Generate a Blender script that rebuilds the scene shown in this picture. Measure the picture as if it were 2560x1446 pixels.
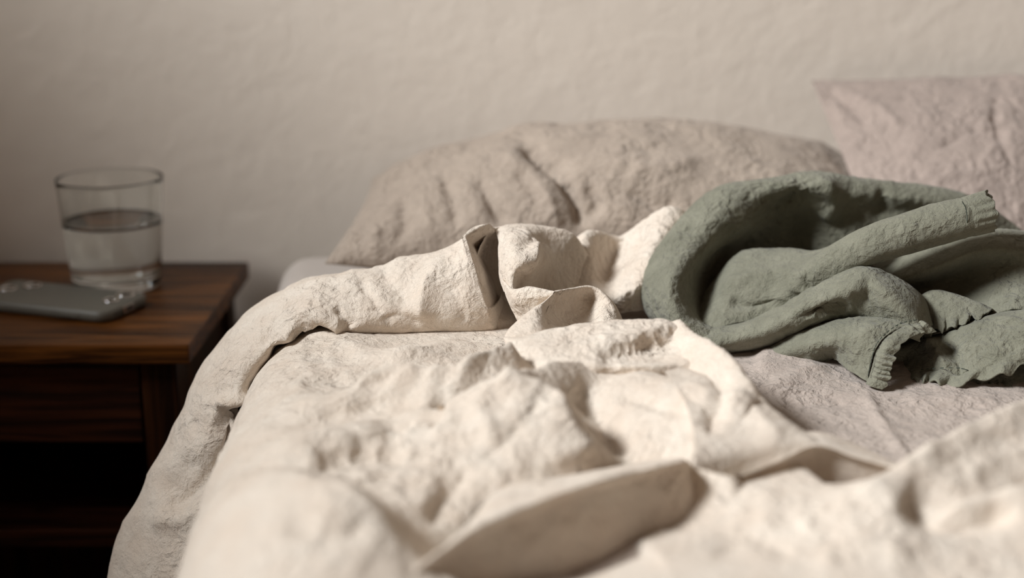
import bpy, math
import numpy as np
from mathutils import Vector

# ------------------------------------------------------------------ camera
CAM = np.array([0.0, 0.0, 0.90])
PITCH = math.radians(15.4)
FPX = 3556.0
sc = bpy.context.scene
for o in list(bpy.data.objects):
    bpy.data.objects.remove(o)
cam_d = bpy.data.cameras.new('camera')
cam_d.sensor_width = 36.0
cam_d.lens = 36.0 * FPX / 2560.0
cam_d.clip_start = 0.02
cam_d.dof.use_dof = True
cam_d.dof.focus_distance = 0.99
cam_d.dof.aperture_fstop = 2.8
cam_d.dof.aperture_blades = 0
cam = bpy.data.objects.new('camera', cam_d)
sc.collection.objects.link(cam)
cam.location = CAM
cam.rotation_euler = (math.radians(90) - PITCH, 0, 0)
sc.camera = cam

# ------------------------------------------------------------------ light
sc.view_settings.view_transform = 'Standard'
sc.view_settings.look = 'None'
sc.view_settings.gamma = 1.0
sc.view_settings.use_curve_mapping = False
sc.view_settings.exposure = 0.1
world = bpy.data.worlds.new('room_ambience')
sc.world = world
world.use_nodes = True
bg = world.node_tree.nodes['Background']
bg.inputs[0].default_value = (1.0, 0.69, 0.47, 1)
bg.inputs[1].default_value = 0.08

def area_light(name, loc, target, sx, sy, power, col):
    d = bpy.data.lights.new(name, 'AREA')
    d.shape = 'RECTANGLE'
    d.size, d.size_y = sx, sy
    d.energy = power
    d.color = col
    o = bpy.data.objects.new(name, d)
    sc.collection.objects.link(o)
    o.location = loc
    v = Vector(target) - Vector(loc)
    o.rotation_euler = v.to_track_quat('-Z', 'Y').to_euler()
    return o
area_light('window_light', (-2.3, -0.08, 2.75), (0.1, 0.95, 0.6), 1.0, 0.6, 168, (0.95, 0.98, 1.0))

# ------------------------------------------------------------------ helpers
FW = np.array([0, math.cos(PITCH), -math.sin(PITCH)])
UP = np.array([0, math.sin(PITCH), math.cos(PITCH)])
RT = np.array([1.0, 0, 0])
def ray(px, py):
    return FW + RT * ((px - 1280.0) / FPX) + UP * ((723.0 - py) / FPX)
def P(px, py, y):                     # point seen at a pixel, y metres ahead of the camera
    d = ray(px, py)
    return CAM + d * (y / d[1])
def PZ(px, py, z):                    # point seen at a pixel, on the level z
    d = ray(px, py)
    return CAM + d * ((z - CAM[2]) / d[2])

rng = np.random.RandomState(7)
_perm = rng.permutation(256)
_perm = np.concatenate([_perm, _perm, _perm])
_g = rng.normal(size=(256, 3)); _g /= np.linalg.norm(_g, axis=1)[:, None]
def noise(p):
    p = np.asarray(p, float)
    sh = p.shape[:-1]
    p = p.reshape(-1, 3)
    i = np.floor(p).astype(int); f = p - i
    i &= 255
    u = f * f * f * (f * (f * 6 - 15) + 10)
    out = np.zeros(len(p))
    for dx in (0, 1):
        wx = u[:, 0] if dx else 1 - u[:, 0]
        for dy in (0, 1):
            wy = u[:, 1] if dy else 1 - u[:, 1]
            for dz in (0, 1):
                wz = u[:, 2] if dz else 1 - u[:, 2]
                h = _perm[_perm[_perm[(i[:, 0] + dx) & 255] + ((i[:, 1] + dy) & 255)] + ((i[:, 2] + dz) & 255)]
                g = _g[h]
                d = g[:, 0] * (f[:, 0] - dx) + g[:, 1] * (f[:, 1] - dy) + g[:, 2] * (f[:, 2] - dz)
                out += wx * wy * wz * d
    return (out * 1.4).reshape(sh)
def ridged(p):
    return 1 - 2 * np.abs(noise(p))
def sstep(a, b, x):
    t = np.clip((x - a) / (b - a), 0, 1)
    return t * t * (3 - 2 * t)
def warp(p, sc_, amp):
    q = p * sc_
    return p + amp * np.stack([noise(q + 11.3), noise(q + 47.1), noise(q + 83.9)], -1)

def catmull(c, n, axis=0):
    c = np.moveaxis(np.asarray(c, float), axis, 0)
    m = len(c)
    if m == 2:
        t = np.linspace(0, 1, n).reshape((-1,) + (1,) * (c.ndim - 1))
        return np.moveaxis(c[0] * (1 - t) + c[1] * t, 0, axis)
    e = np.concatenate([[2 * c[0] - c[1]], c, [2 * c[-1] - c[-2]]])
    t = np.linspace(0, m - 1, n)
    k = np.clip(t.astype(int), 0, m - 2)
    f = (t - k).reshape((-1,) + (1,) * (c.ndim - 1))
    p0, p1, p2, p3 = e[k], e[k + 1], e[k + 2], e[k + 3]
    r = 0.5 * (2 * p1 + (p2 - p0) * f + (2 * p0 - 5 * p1 + 4 * p2 - p3) * f ** 2 + (3 * p1 - p0 - 3 * p2 + p3) * f ** 3)
    return np.moveaxis(r, 0, axis)

def normals(V):
    du = np.gradient(V, axis=0); dv = np.gradient(V, axis=1)
    n = np.cross(du, dv)
    l = np.linalg.norm(n, axis=-1, keepdims=True)
    return n / np.maximum(l, 1e-12)
def face_cam(V):                      # outward normals = towards the room side
    n = normals(V)
    c = V[V.shape[0] // 2, V.shape[1] // 2]
    if np.sum(n * (CAM - V)) < 0:
        n = -n
    return n

def patch(rows, nr, nc):
    g = np.array([[P(*q) for q in r] for r in rows])
    return catmull(catmull(g, nr, 0), nc, 1)

def mesh_from_grids(name, grids, mat, parent=None, wrap=None, thick=0.0):
    vs, fs, off = [], [], 0
    for gi, V in enumerate(grids):
        r, c = V.shape[:2]
        idx = np.arange(r * c).reshape(r, c) + off
        w = wrap[gi] if wrap else (False, False)
        if w[0]: idx = np.concatenate([idx, idx[:1]], 0)
        if w[1]: idx = np.concatenate([idx, idx[:, :1]], 1)
        f = np.stack([idx[:-1, :-1], idx[1:, :-1], idx[1:, 1:], idx[:-1, 1:]], -1).reshape(-1, 4)
        vs.append(V.reshape(-1, 3)); fs.append(f); off += r * c
    v = np.concatenate(vs); f = np.concatenate(fs)
    return raw_mesh(name, v, f, mat, parent, thick)
def raw_mesh(name, v, f, mat, parent=None, thick=0.0, smooth=True):
    me = bpy.data.meshes.new(name)
    n, m = len(v), len(f)
    me.vertices.add(n); me.vertices.foreach_set('co', np.asarray(v, np.float32).ravel())
    k = f.shape[1]
    me.loops.add(m * k); me.loops.foreach_set('vertex_index', f.astype(np.int32).ravel())
    me.polygons.add(m)
    me.polygons.foreach_set('loop_start', np.arange(0, m * k, k, dtype=np.int32))
    me.polygons.foreach_set('loop_total', np.full(m, k, np.int32))
    me.update(calc_edges=True); me.validate()
    if smooth:
        me.polygons.foreach_set('use_smooth', np.ones(m, bool))
    me.materials.append(mat)
    o = bpy.data.objects.new(name, me)
    sc.collection.objects.link(o)
    if parent: o.parent = parent; o.matrix_parent_inverse = parent.matrix_world.inverted() if False else o.matrix_parent_inverse
    if thick:
        md = o.modifiers.new('thickness', 'SOLIDIFY'); md.thickness = thick; md.offset = 0
    return o
def empty(name, loc=(0, 0, 0), rz=0.0):
    o = bpy.data.objects.new(name, None)
    sc.collection.objects.link(o)
    o.location = loc; o.rotation_euler = (0, 0, rz)
    o.empty_display_size = 0.05
    return o
def tag(o, label, cat, group=None, kind=None):
    o['label'] = label; o['category'] = cat
    if group: o['group'] = group
    if kind: o['kind'] = kind
    return o

def box(name, lo, hi, mat, parent=None, bev=0.002, seg=2):
    import bmesh
    bm = bmesh.new()
    bmesh.ops.create_cube(bm, size=1.0)
    lo = Vector(lo); hi = Vector(hi)
    for v in bm.verts:
        v.co = Vector(((lo[i] + hi[i]) / 2 + v.co[i] * (hi[i] - lo[i])) for i in range(3))
    if bev:
        bmesh.ops.bevel(bm, geom=list(bm.edges), offset=bev, segments=seg, profile=0.5, affect='EDGES')
    me = bpy.data.meshes.new(name); bm.to_mesh(me); bm.free()
    me.polygons.foreach_set('use_smooth', np.zeros(len(me.polygons), bool))
    me.materials.append(mat)
    o = bpy.data.objects.new(name, me)
    sc.collection.objects.link(o)
    if parent: o.parent = parent
    return o
def lathe(name, prof, mat, parent=None, n=96, closed=False):
    a = -np.linspace(0, 2 * np.pi, n, endpoint=False)
    prof = np.array(prof)
    V = np.stack([prof[:, None, 0] * np.cos(a), prof[:, None, 0] * np.sin(a), np.repeat(prof[:, 1:2], n, 1)], -1)
    return mesh_from_grids(name, [V], mat, parent, wrap=[(closed, True)])

# ------------------------------------------------------------------ materials
def new_mat(name):
    m = bpy.data.materials.new(name); m.use_nodes = True
    nt = m.node_tree
    return m, nt, nt.nodes['Principled BSDF']
def N(nt, typ, **kw):
    n = nt.nodes.new(typ)
    for k, v in kw.items():
        if k.startswith('_'): setattr(n, k[1:], v)
        else: n.inputs[k.replace('__', ' ')].default_value = v
    return n
def linen(name, col, col2, bump=1.0, weave=1.0):
    m, nt, b = new_mat(name)
    L = nt.links.new
    tc = N(nt, 'ShaderNodeTexCoord')
    n1 = N(nt, 'ShaderNodeTexNoise', Scale=38.0, Detail=5.0, Roughness=0.6)
    L(tc.outputs['Object'], n1.inputs['Vector'])
    rp = N(nt, 'ShaderNodeValToRGB')
    rp.color_ramp.elements[0].position = 0.35; rp.color_ramp.elements[1].position = 0.68
    rp.color_ramp.elements[0].color = (*col2, 1); rp.color_ramp.elements[1].color = (*col, 1)
    L(n1.outputs['Fac'], rp.inputs['Fac'])
    # thread flecks
    n2 = N(nt, 'ShaderNodeTexNoise', Scale=900.0, Detail=2.0)
    L(tc.outputs['Object'], n2.inputs['Vector'])
    mx = N(nt, 'ShaderNodeMix', _data_type='RGBA', _blend_type='MULTIPLY')
    mx.inputs['Factor'].default_value = 0.35
    L(rp.outputs['Color'], mx.inputs['A'])
    r2 = N(nt, 'ShaderNodeMapRange'); r2.inputs['From Min'].default_value = 0.3; r2.inputs['From Max'].default_value = 0.7
    r2.inputs['To Min'].default_value = 0.72; r2.inputs['To Max'].default_value = 1.1
    L(n2.outputs['Fac'], r2.inputs['Value'])
    L(r2.outputs['Result'], mx.inputs['B'])
    L(mx.outputs['Result'], b.inputs['Base Color'])
    b.inputs['Roughness'].default_value = 0.92
    b.inputs['Specular IOR Level'].default_value = 0.12
    b.inputs['Sheen Weight'].default_value = 0.12
    b.inputs['Sheen Roughness'].default_value = 0.6
    # crumple: warped cells at several millimetres, soft creases, then the weave
    wv = N(nt, 'ShaderNodeTexNoise', Scale=45.0, Detail=2.0)
    L(tc.outputs['Object'], wv.inputs['Vector'])
    ma = N(nt, 'ShaderNodeVectorMath', _operation='MULTIPLY_ADD')
    ma.inputs[1].default_value = (0.016, 0.016, 0.016)
    L(wv.outputs['Color'], ma.inputs[0]); L(tc.outputs['Object'], ma.inputs[2])
    v1 = N(nt, 'ShaderNodeTexVoronoi', _feature='F1', Scale=58.0); v2 = N(nt, 'ShaderNodeTexVoronoi', _feature='F1', Scale=165.0)
    vn = N(nt, 'ShaderNodeTexNoise', Scale=300.0, Detail=4.0, Roughness=0.6, Distortion=0.4)
    we = N(nt, 'ShaderNodeTexNoise', Scale=1500.0, Detail=1.0)
    for q in (v1, v2, vn): L(ma.outputs['Vector'], q.inputs['Vector'])
    L(tc.outputs['Object'], we.inputs['Vector'])
    # some stretches lie smooth, others stay crumpled
    pm = N(nt, 'ShaderNodeTexNoise', Scale=14.0, Detail=2.0)
    L(tc.outputs['Object'], pm.inputs['Vector'])
    pr = N(nt, 'ShaderNodeMapRange'); pr.inputs['From Min'].default_value = 0.36; pr.inputs['From Max'].default_value = 0.62
    pr.inputs['To Min'].default_value = 0.25; pr.inputs['To Max'].default_value = 1.0
    L(pm.outputs['Fac'], pr.inputs['Value'])
    nb = N(nt, 'ShaderNodeTexNoise', Scale=85.0, Detail=3.0, Roughness=0.55, Distortion=0.5)
    L(tc.outputs['Object'], nb.inputs['Vector'])
    b0 = N(nt, 'ShaderNodeBump', Strength=1.0, Distance=0.0024 * bump)
    L(nb.outputs['Fac'], b0.inputs['Height']); L(pr.outputs['Result'], b0.inputs['Strength'])
    b1 = N(nt, 'ShaderNodeBump', Strength=1.0, Distance=0.0014 * bump)
    L(b0.outputs['Normal'], b1.inputs['Normal'])
    b2 = N(nt, 'ShaderNodeBump', Strength=1.0, Distance=0.0008 * bump)
    b2b = N(nt, 'ShaderNodeBump', Strength=1.0, Distance=0.0008 * bump)
    b3 = N(nt, 'ShaderNodeBump', Strength=0.7, Distance=0.00035 * weave)
    L(pr.outputs['Result'], b1.inputs['Strength']); L(pr.outputs['Result'], b2.inputs['Strength'])
    L(v1.outputs['Distance'], b1.inputs['Height'])
    L(v2.outputs['Distance'], b2.inputs['Height']); L(b1.outputs['Normal'], b2.inputs['Normal'])
    L(vn.outputs['Fac'], b2b.inputs['Height']); L(b2.outputs['Normal'], b2b.inputs['Normal'])
    L(we.outputs['Fac'], b3.inputs['Height']); L(b2b.outputs['Normal'], b3.inputs['Normal'])
    L(b3.outputs['Normal'], b.inputs['Normal'])
    return m
def wood(name, c1, c2, rough=0.32, axis='X'):
    m, nt, b = new_mat(name)
    L = nt.links.new
    tc = N(nt, 'ShaderNodeTexCoord')
    mp = N(nt, 'ShaderNodeMapping')
    mp.inputs['Scale'].default_value = {'X': (3, 55, 55), 'Z': (55, 55, 3)}[axis]
    L(tc.outputs['Object'], mp.inputs['Vector'])
    n1 = N(nt, 'ShaderNodeTexNoise', Scale=1.6, Detail=8.0, Roughness=0.62, Distortion=1.2)
    L(mp.outputs['Vector'], n1.inputs['Vector'])
    rp = N(nt, 'ShaderNodeValToRGB')
    rp.color_ramp.elements[0].position = 0.40; rp.color_ramp.elements[1].position = 0.64
    rp.color_ramp.elements[0].color = (*c1, 1); rp.color_ramp.elements[1].color = (*c2, 1)
    L(n1.outputs['Fac'], rp.inputs['Fac'])
    L(rp.outputs['Color'], b.inputs['Base Color'])
    b.inputs['Roughness'].default_value = rough
    b.inputs['Specular IOR Level'].default_value = 0.14
    bp = N(nt, 'ShaderNodeBump', Strength=0.35, Distance=0.0006)
    L(n1.outputs['Fac'], bp.inputs['Height']); L(bp.outputs['Normal'], b.inputs['Normal'])
    return m
def plain(name, col, rough=0.5, metal=0.0, spec=0.5):
    m, nt, b = new_mat(name)
    n1 = N(nt, 'ShaderNodeTexNoise', Scale=120.0, Detail=3.0)
    tc = N(nt, 'ShaderNodeTexCoord'); nt.links.new(tc.outputs['Object'], n1.inputs['Vector'])
    rp = N(nt, 'ShaderNodeValToRGB')
    rp.color_ramp.elements[0].color = (*[c * 0.93 for c in col], 1); rp.color_ramp.elements[1].color = (*[min(1, c * 1.05) for c in col], 1)
    nt.links.new(n1.outputs['Fac'], rp.inputs['Fac']); nt.links.new(rp.outputs['Color'], b.inputs['Base Color'])
    b.inputs['Roughness'].default_value = rough; b.inputs['Metallic'].default_value = metal
    b.inputs['Specular IOR Level'].default_value = spec
    return m
def glassy(name, ior, col=(1, 1, 1)):
    m, nt, b = new_mat(name)
    b.inputs['Base Color'].default_value = (*col, 1)
    b.inputs['Roughness'].default_value = 0.0
    b.inputs['Transmission Weight'].default_value = 1.0
    b.inputs['IOR'].default_value = ior
    return m
def plaster(name, c1, c2):
    m, nt, b = new_mat(name)
    L = nt.links.new
    tc = N(nt, 'ShaderNodeTexCoord')
    n0 = N(nt, 'ShaderNodeTexNoise', Scale=2.2, Detail=4.0, Roughness=0.5)
    L(tc.outputs['Object'], n0.inputs['Vector'])
    rp = N(nt, 'ShaderNodeValToRGB')
    rp.color_ramp.elements[0].position = 0.3; rp.color_ramp.elements[1].position = 0.7
    rp.color_ramp.elements[0].color = (*c1, 1); rp.color_ramp.elements[1].color = (*c2, 1)
    L(n0.outputs['Fac'], rp.inputs['Fac']); L(rp.outputs['Color'], b.inputs['Base Color'])
    b.inputs['Roughness'].default_value = 0.9; b.inputs['Specular IOR Level'].default_value = 0.15
    n1 = N(nt, 'ShaderNodeTexNoise', Scale=26.0, Detail=5.0, Roughness=0.55, Distortion=0.4)
    n2 = N(nt, 'ShaderNodeTexNoise', Scale=120.0, Detail=3.0, Roughness=0.6)
    L(tc.outputs['Object'], n1.inputs['Vector']); L(tc.outputs['Object'], n2.inputs['Vector'])
    b1 = N(nt, 'ShaderNodeBump', Strength=1.0, Distance=0.0018)
    b2 = N(nt, 'ShaderNodeBump', Strength=1.0, Distance=0.0004)
    L(n1.outputs['Fac'], b1.inputs['Height']); L(n2.outputs['Fac'], b2.inputs['Height'])
    L(b1.outputs['Normal'], b2.inputs['Normal']); L(b2.outputs['Normal'], b.inputs['Normal'])
    return m

M_WALL = plaster('wall_plaster', (0.79, 0.70, 0.605), (0.82, 0.73, 0.635))
M_FLOOR = wood('floor_boards', (0.05, 0.025, 0.012), (0.10, 0.055, 0.028), 0.5)
M_DUVET = linen('cream_linen', (0.75, 0.662, 0.565), (0.70, 0.592, 0.49), 1.5)
M_PILLOW = linen('beige_linen', (0.455, 0.37, 0.30), (0.39, 0.315, 0.255), 1.8)
M_CUSHION = linen('mauve_linen', (0.42, 0.335, 0.29), (0.37, 0.295, 0.255), 1.7)
M_SHEET = linen('greige_linen', (0.50, 0.42, 0.365), (0.44, 0.365, 0.315), 1.6)
M_MATT = linen('mattress_cotton', (0.56, 0.50, 0.455), (0.53, 0.475, 0.43), 0.3)
M_GREEN = linen('sage_linen', (0.245, 0.238, 0.180), (0.185, 0.181, 0.134), 1.8)
M_THREAD = plain('dark_green_thread', (0.05, 0.06, 0.045), 0.8)
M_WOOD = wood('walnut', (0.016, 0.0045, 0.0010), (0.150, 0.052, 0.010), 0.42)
M_WOODD = wood('walnut_front_shaded', (0.010, 0.0028, 0.0012), (0.046, 0.013, 0.0045), 0.5)  # dark varnish, deepened further: shade on the fronts put into the colour
M_WOODV = wood('walnut_upright_shaded', (0.009, 0.0028, 0.0012), (0.042, 0.014, 0.0045), 0.4, 'Z')  # uprights darkened likewise, their shade put into the colour
M_DARK = plain('shadow_black', (0.01, 0.008, 0.007), 0.7)
M_CASE = plain('olive_grey_case', (0.125, 0.117, 0.097), 0.48)
M_CHROME = plain('polished_metal', (0.75, 0.72, 0.70), 0.12, 1.0)
M_LENS = plain('lens_black', (0.012, 0.012, 0.014), 0.08)
M_GLASS = glassy('clear_glass', 1.42, (0.97, 0.985, 0.975))
M_WATER = glassy('clear_water', 1.33)

# ------------------------------------------------------------------ room shell
WALL_Y = 1.42
def struct(o):
    o['kind'] = 'structure'; return o
struct(box('wall_back', (-2.6, WALL_Y, 0), (2.6, WALL_Y + 0.12, 3.0), M_WALL, bev=0))
def wall_with_opening(name, x0, x1, y0, y1, zt, oy0, oy1, oz0, oz1, mat):
    import bmesh
    bm = bmesh.new()
    for (a, b, c, d) in ((y0, oy0, 0, zt), (oy1, y1, 0, zt), (oy0, oy1, 0, oz0), (oy0, oy1, oz1, zt)):
        r = bmesh.ops.create_cube(bm, size=1.0)
        for v in r['verts']:
            v.co = Vector(((x0 + x1) / 2 + v.co.x * (x1 - x0), (a + b) / 2 + v.co.y * (b - a), (c + d) / 2 + v.co.z * (d - c)))
    me = bpy.data.meshes.new(name); bm.to_mesh(me); bm.free(); me.materials.append(mat)
    o = bpy.data.objects.new(name, me); sc.collection.objects.link(o)
    return o
# unseen wall added to shade the left side; daylight passes above its sill
struct(wall_with_opening('shade_wall_left', -1.32, -1.20, -1.2, WALL_Y, 3.0, -0.35, 0.78, 1.60, 2.75, M_WALL))
struct(box('floor', (-2.6, -2.2, -0.1), (2.6, WALL_Y + 0.12, 0.0), M_FLOOR, bev=0))

# ------------------------------------------------------------------ nightstand
TZ = 0.55
tr = PZ(622, 655, TZ); tf = PZ(471, 862, TZ)
NX1 = 0.5 * (tr[0] + tf[0]); NY1 = tr[1]; NY0 = tf[1]
NX0 = NX1 - 0.44
ns = empty('nightstand', (NX0 + 0.22, (NY0 + NY1) / 2, 0))
tag(ns, 'dark stained wooden nightstand with drawer and open shelf beside the bed', 'nightstand')
bpy.context.view_layer.update()
def nsbox(name, lo, hi, mat, bev=0.0012, parent=None):
    L0 = np.array(ns.location)
    o = box(name, np.array(lo) - L0, np.array(hi) - L0, mat, parent or ns, bev)
    return o
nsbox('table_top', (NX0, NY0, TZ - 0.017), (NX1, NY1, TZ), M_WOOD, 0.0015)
PW = 0.030
bx1 = NX1 - 0.014; bx0 = NX0 + 0.014; by0 = NY0 + 0.012; by1 = NY1 - 0.01
for (x0, y0) in ((bx1 - PW, by0), (bx0, by0), (bx1 - PW, by1 - PW), (bx0, by1 - PW)):
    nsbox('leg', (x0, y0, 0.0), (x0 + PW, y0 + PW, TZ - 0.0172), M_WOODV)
for x0 in (bx0 + 0.006, bx1 - 0.018):
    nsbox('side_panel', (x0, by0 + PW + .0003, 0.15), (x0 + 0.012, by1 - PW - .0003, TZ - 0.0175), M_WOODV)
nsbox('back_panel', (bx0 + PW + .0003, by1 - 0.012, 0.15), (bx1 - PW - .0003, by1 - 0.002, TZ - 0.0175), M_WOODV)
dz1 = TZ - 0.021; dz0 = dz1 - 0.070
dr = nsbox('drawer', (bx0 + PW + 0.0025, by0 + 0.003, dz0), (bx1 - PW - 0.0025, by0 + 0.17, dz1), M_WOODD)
kn = lathe('knob', [(0, 0), (0.006, 0), (0.005, 0.008), (0.011, 0.014), (0.012, 0.019), (0.008, 0.024), (0, 0.025)], M_WOODV, dr, 32)
kn.rotation_euler = (math.radians(90), 0, 0)
kn.location = (0, by0 + 0.003 - ns.location[1], (dz0 + dz1) / 2)
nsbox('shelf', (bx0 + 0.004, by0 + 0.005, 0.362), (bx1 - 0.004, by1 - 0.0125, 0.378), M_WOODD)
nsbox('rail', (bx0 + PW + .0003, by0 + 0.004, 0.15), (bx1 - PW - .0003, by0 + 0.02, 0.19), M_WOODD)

# ------------------------------------------------------------------ glass of water
gb = PZ(294, 716, TZ)
zd = np.dot(gb - CAM, FW)
RB = 106 * zd / FPX; RRIM = 131 * (zd - 0.02) / FPX
GH = 0.103
gl = empty('drinking_glass', (gb[0], gb[1], TZ + 0.0004))
tag(gl, 'clear straight-sided drinking glass half full of water on the nightstand', 'glass')
def rad(z): return RB + (RRIM - RB) * (z / GH) ** 0.92
wt = 0.0009
zs = np.linspace(0.004, GH - 0.0012, 26)
outer = [(0, 0.0015), (RB * 0.55, 0.0012), (RB * 0.8, 0.0), (RB - 0.003, 0.0), (RB - 0.0008, 0.0014)] + [(rad(z), z) for z in zs]
inner = [(rad(z) - wt - 0.0004 * (1 - z / GH), z) for z in zs[::-1] if z > 0.0165]
outer += [(rad(GH) - 0.0004, GH - 0.0003), (rad(GH) - wt / 2, GH), (rad(GH) - wt + .0003, GH - 0.0004)]
fl = inner[-1][0]
inner += [(fl - 0.0018, 0.0135), (fl - 0.006, 0.0122), (fl * 0.5, 0.0118), (0, 0.0117)]
lathe('tumbler', outer + inner, M_GLASS, gl)
WZ = 0.0625
wprof = [(0, 0.01165), (fl * 0.5, 0.01175), (fl - 0.006, 0.01215), (fl - 0.0017, 0.01345)]
wprof += [(rad(z) - wt - 0.0004 * (1 - z / GH) + 0.00012, z) for z in zs if 0.0165 < z < WZ - .001]
rw = rad(WZ) - wt
wprof += [(rw, WZ + 0.0012), (rw - 0.0008, WZ + 0.0004), (rw - 0.0022, WZ), (rw * 0.6, WZ - 0.0001), (0, WZ - 0.0001)]
wo = lathe('water', wprof, M_WATER)
wo.location = gl.location
tag(wo, 'still clear water filling the lower half of the glass', 'water')

# ------------------------------------------------------------------ phone
def rounded_slab(L_, W_, T_, rc, re, n=10):
    prof = []
    for a in np.linspace(-math.pi / 2, math.pi / 2, 9):
        prof.append((re * (1 - math.cos(a)), T_ / 2 + (T_ / 2 - re) * np.sign(math.sin(a)) * (abs(math.sin(a)) > 0.999) + re * math.sin(a) if False else T_ / 2 + (T_ / 2) * math.sin(a)))
    rings = []
    for ins, z in [(W_ / 2, 0)] + [(0.006, 0.0)] + prof + [(0.006, T_)] + [(W_ / 2, T_)]:
        ring = []
        for cx, cy, a0 in ((1, 1, 0), (-1, 1, 90), (-1, -1, 180), (1, -1, 270)):
            r = max(rc - ins, 0.0012) if ins < W_ / 2 else 0.0
            hx = L_ / 2 - ins - r; hy = W_ / 2 - ins - r
            for k in range(n + 1):
                a = math.radians(a0 + 90 * k / n)
                ring.append((cx * hx + r * math.cos(a), cy * hy + r * math.sin(a), z))
        rings.append(ring)
    return np.array(rings)
near = PZ(262, 810, TZ); 
ang = math.radians(161)
ld = np.array([math.cos(ang), math.sin(ang), 0]); wd = np.array([math.sin(ang), -math.cos(ang), 0])
PL, PWID, PT = 0.146, 0.070, 0.0105
pc = near + ld * (PL / 2 - 0.003) + wd * (PWID / 2 - 0.003)
ph = empty('smartphone', (pc[0], pc[1], TZ + 0.0003), ang)
tag(ph, 'smartphone in a matte olive grey case lying face down on the nightstand', 'phone')
rs = rounded_slab(PL, PWID, PT, 0.012, 0.004)
caps = rs
v = rs.reshape(-1, 3); R_, C_ = rs.shape[:2]
case = mesh_from_grids('case', [rs], M_CASE, ph, wrap=[(False, True)])
# local frame: +x = far end (left in view), -x = near end with the port; +y = towards the camera side
def lens_unit(x, y, k=1.0):
    ring = lathe('camera_ring', [(0.0045 * k, 0), (0.0066 * k, 0), (0.0066 * k, 0.0012), (0.006 * k, 0.0016), (0.0048 * k, 0.0016), (0.0044 * k, 0.001)], M_CHROME, ph, 40)
    ring.location = (x, y, PT)
    ln = lathe('camera_lens', [(0, 0.001), (0.0046 * k, 0.0009), (0.0046 * k, 0)], M_LENS, ring, 32)
    return ring
sgn = 1 if np.dot(np.array([-math.sin(ang), math.cos(ang)]), np.array([0, -1.])) > 0 else -1
YN = sgn     # local y sign that points to the camera
lens_unit(-PL / 2 + 0.015, -YN * (PWID / 2 - 0.017), 1.3); lens_unit(-PL / 2 + 0.017, -YN * (PWID / 2 - 0.036), 1.1)
lens_unit(PL / 2 - 0.034, -YN * (PWID / 2 - 0.018), 1.25); lens_unit(PL / 2 - 0.020, -YN * (PWID / 2 - 0.034), 1.25)
pr = box('charging_port', (-0.0010, -0.0075, -0.0032), (0.0005, 0.0075, 0.0032), M_CHROME, ph, 0.0006)
pr.location = (-PL / 2 + 0.0003, 0.0, PT / 2)
pi_ = box('port_socket', (-0.0004, -0.0048, -0.0016), (0.0002, 0.0048, 0.0016), M_DARK, pr, 0.0001)
pi_.location = (-0.0009, 0, 0)
for k in range(6):
    h = lathe('speaker_hole', [(0, 0.0004), (0.0008, 0.0004), (0.0008, 0)], M_DARK, ph, 12)
    h.rotation_euler = (0, math.radians(-90), 0)
    h.location = (-PL / 2 + 0.0001, YN * (0.0105 + 0.0022 * k), PT / 2)
bt = box('side_button', (-0.009, -0.0005, -0.0018), (0.009, 0.0005, 0.0018), M_CASE, ph, 0.0004)
bt.location = (-PL / 2 + 0.036, YN * (PWID / 2 + 0.0001), PT / 2)

# ------------------------------------------------------------------ bed: mattress and sheet
MTOP = 0.5735
BEDROT = 0.075
def rounded_box_grid(name, lo, hi, r, mat):
    return box(name, lo, hi, mat, None, r, 6)
mt = rounded_box_grid('mattress', (-0.69, -1.02, 0.30), (0.45, 1.045, MTOP), 0.030, M_MATT)
mt.location = (0.546, 0.33, 0); mt.rotation_euler = (0, 0, BEDROT)
for p in mt.data.polygons: p.use_smooth = True
tag(mt, 'pale grey white mattress corner showing beside the pillow', 'mattress')
bf = empty('bedstead', (0.546, 0.33, 0), BEDROT)
tag(bf, 'low dark wooden bedstead carrying the mattress', 'bedstead')
def bfbox(name, lo, hi, mat=M_WOOD):
    L0 = np.array((0.53, 0.33, 0)); return box(name, np.array(lo) - L0, np.array(hi) - L0, mat, bf, 0.003)
for x0 in (-0.145, 0.85):
    for y0 in (-0.66, 1.26): bfbox('leg', (x0, y0, 0), (x0 + 0.06, y0 + 0.06, 0.1995))
for x0 in (-0.155, 0.90): bfbox('side_rail', (x0, -0.68, 0.20), (x0 + 0.03, 1.34, 0.2995))
for k in range(9): bfbox('slat', (-0.1245, -0.63 + k * 0.23, 0.27), (0.8995, -0.55 + k * 0.23, 0.299), M_WOODV)

def project(V):
    d = V - CAM; z = d @ FW
    return 1280.0 + FPX * (d @ RT) / z, 723.0 - FPX * (d @ UP) / z
def seg_field(Px, Py, pts):
    """distance, side and interpolated data of the nearest point on a polyline; pts rows: x, y, data..."""
    pts = np.array(pts, float)
    best = np.full(Px.shape, 1e9); side = np.zeros(Px.shape)
    data = np.zeros(Px.shape + (pts.shape[1] - 2,))
    for a, b in zip(pts[:-1], pts[1:]):
        d = b[:2] - a[:2]; l2 = d @ d
        t = np.clip(((Px - a[0]) * d[0] + (Py - a[1]) * d[1]) / l2, 0, 1)
        qx = a[0] + t * d[0]; qy = a[1] + t * d[1]
        dist = np.hypot(Px - qx, Py - qy)
        k = dist < best
        best = np.where(k, dist, best)
        cr = d[0] * (Py - qy) - d[1] * (Px - qx)
        side = np.where(k, np.sign(cr), side)
        dd = a[2:] + t[..., None] * (b[2:] - a[2:])
        data = np.where(k[..., None], dd, data)
    return best, side, data
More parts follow.
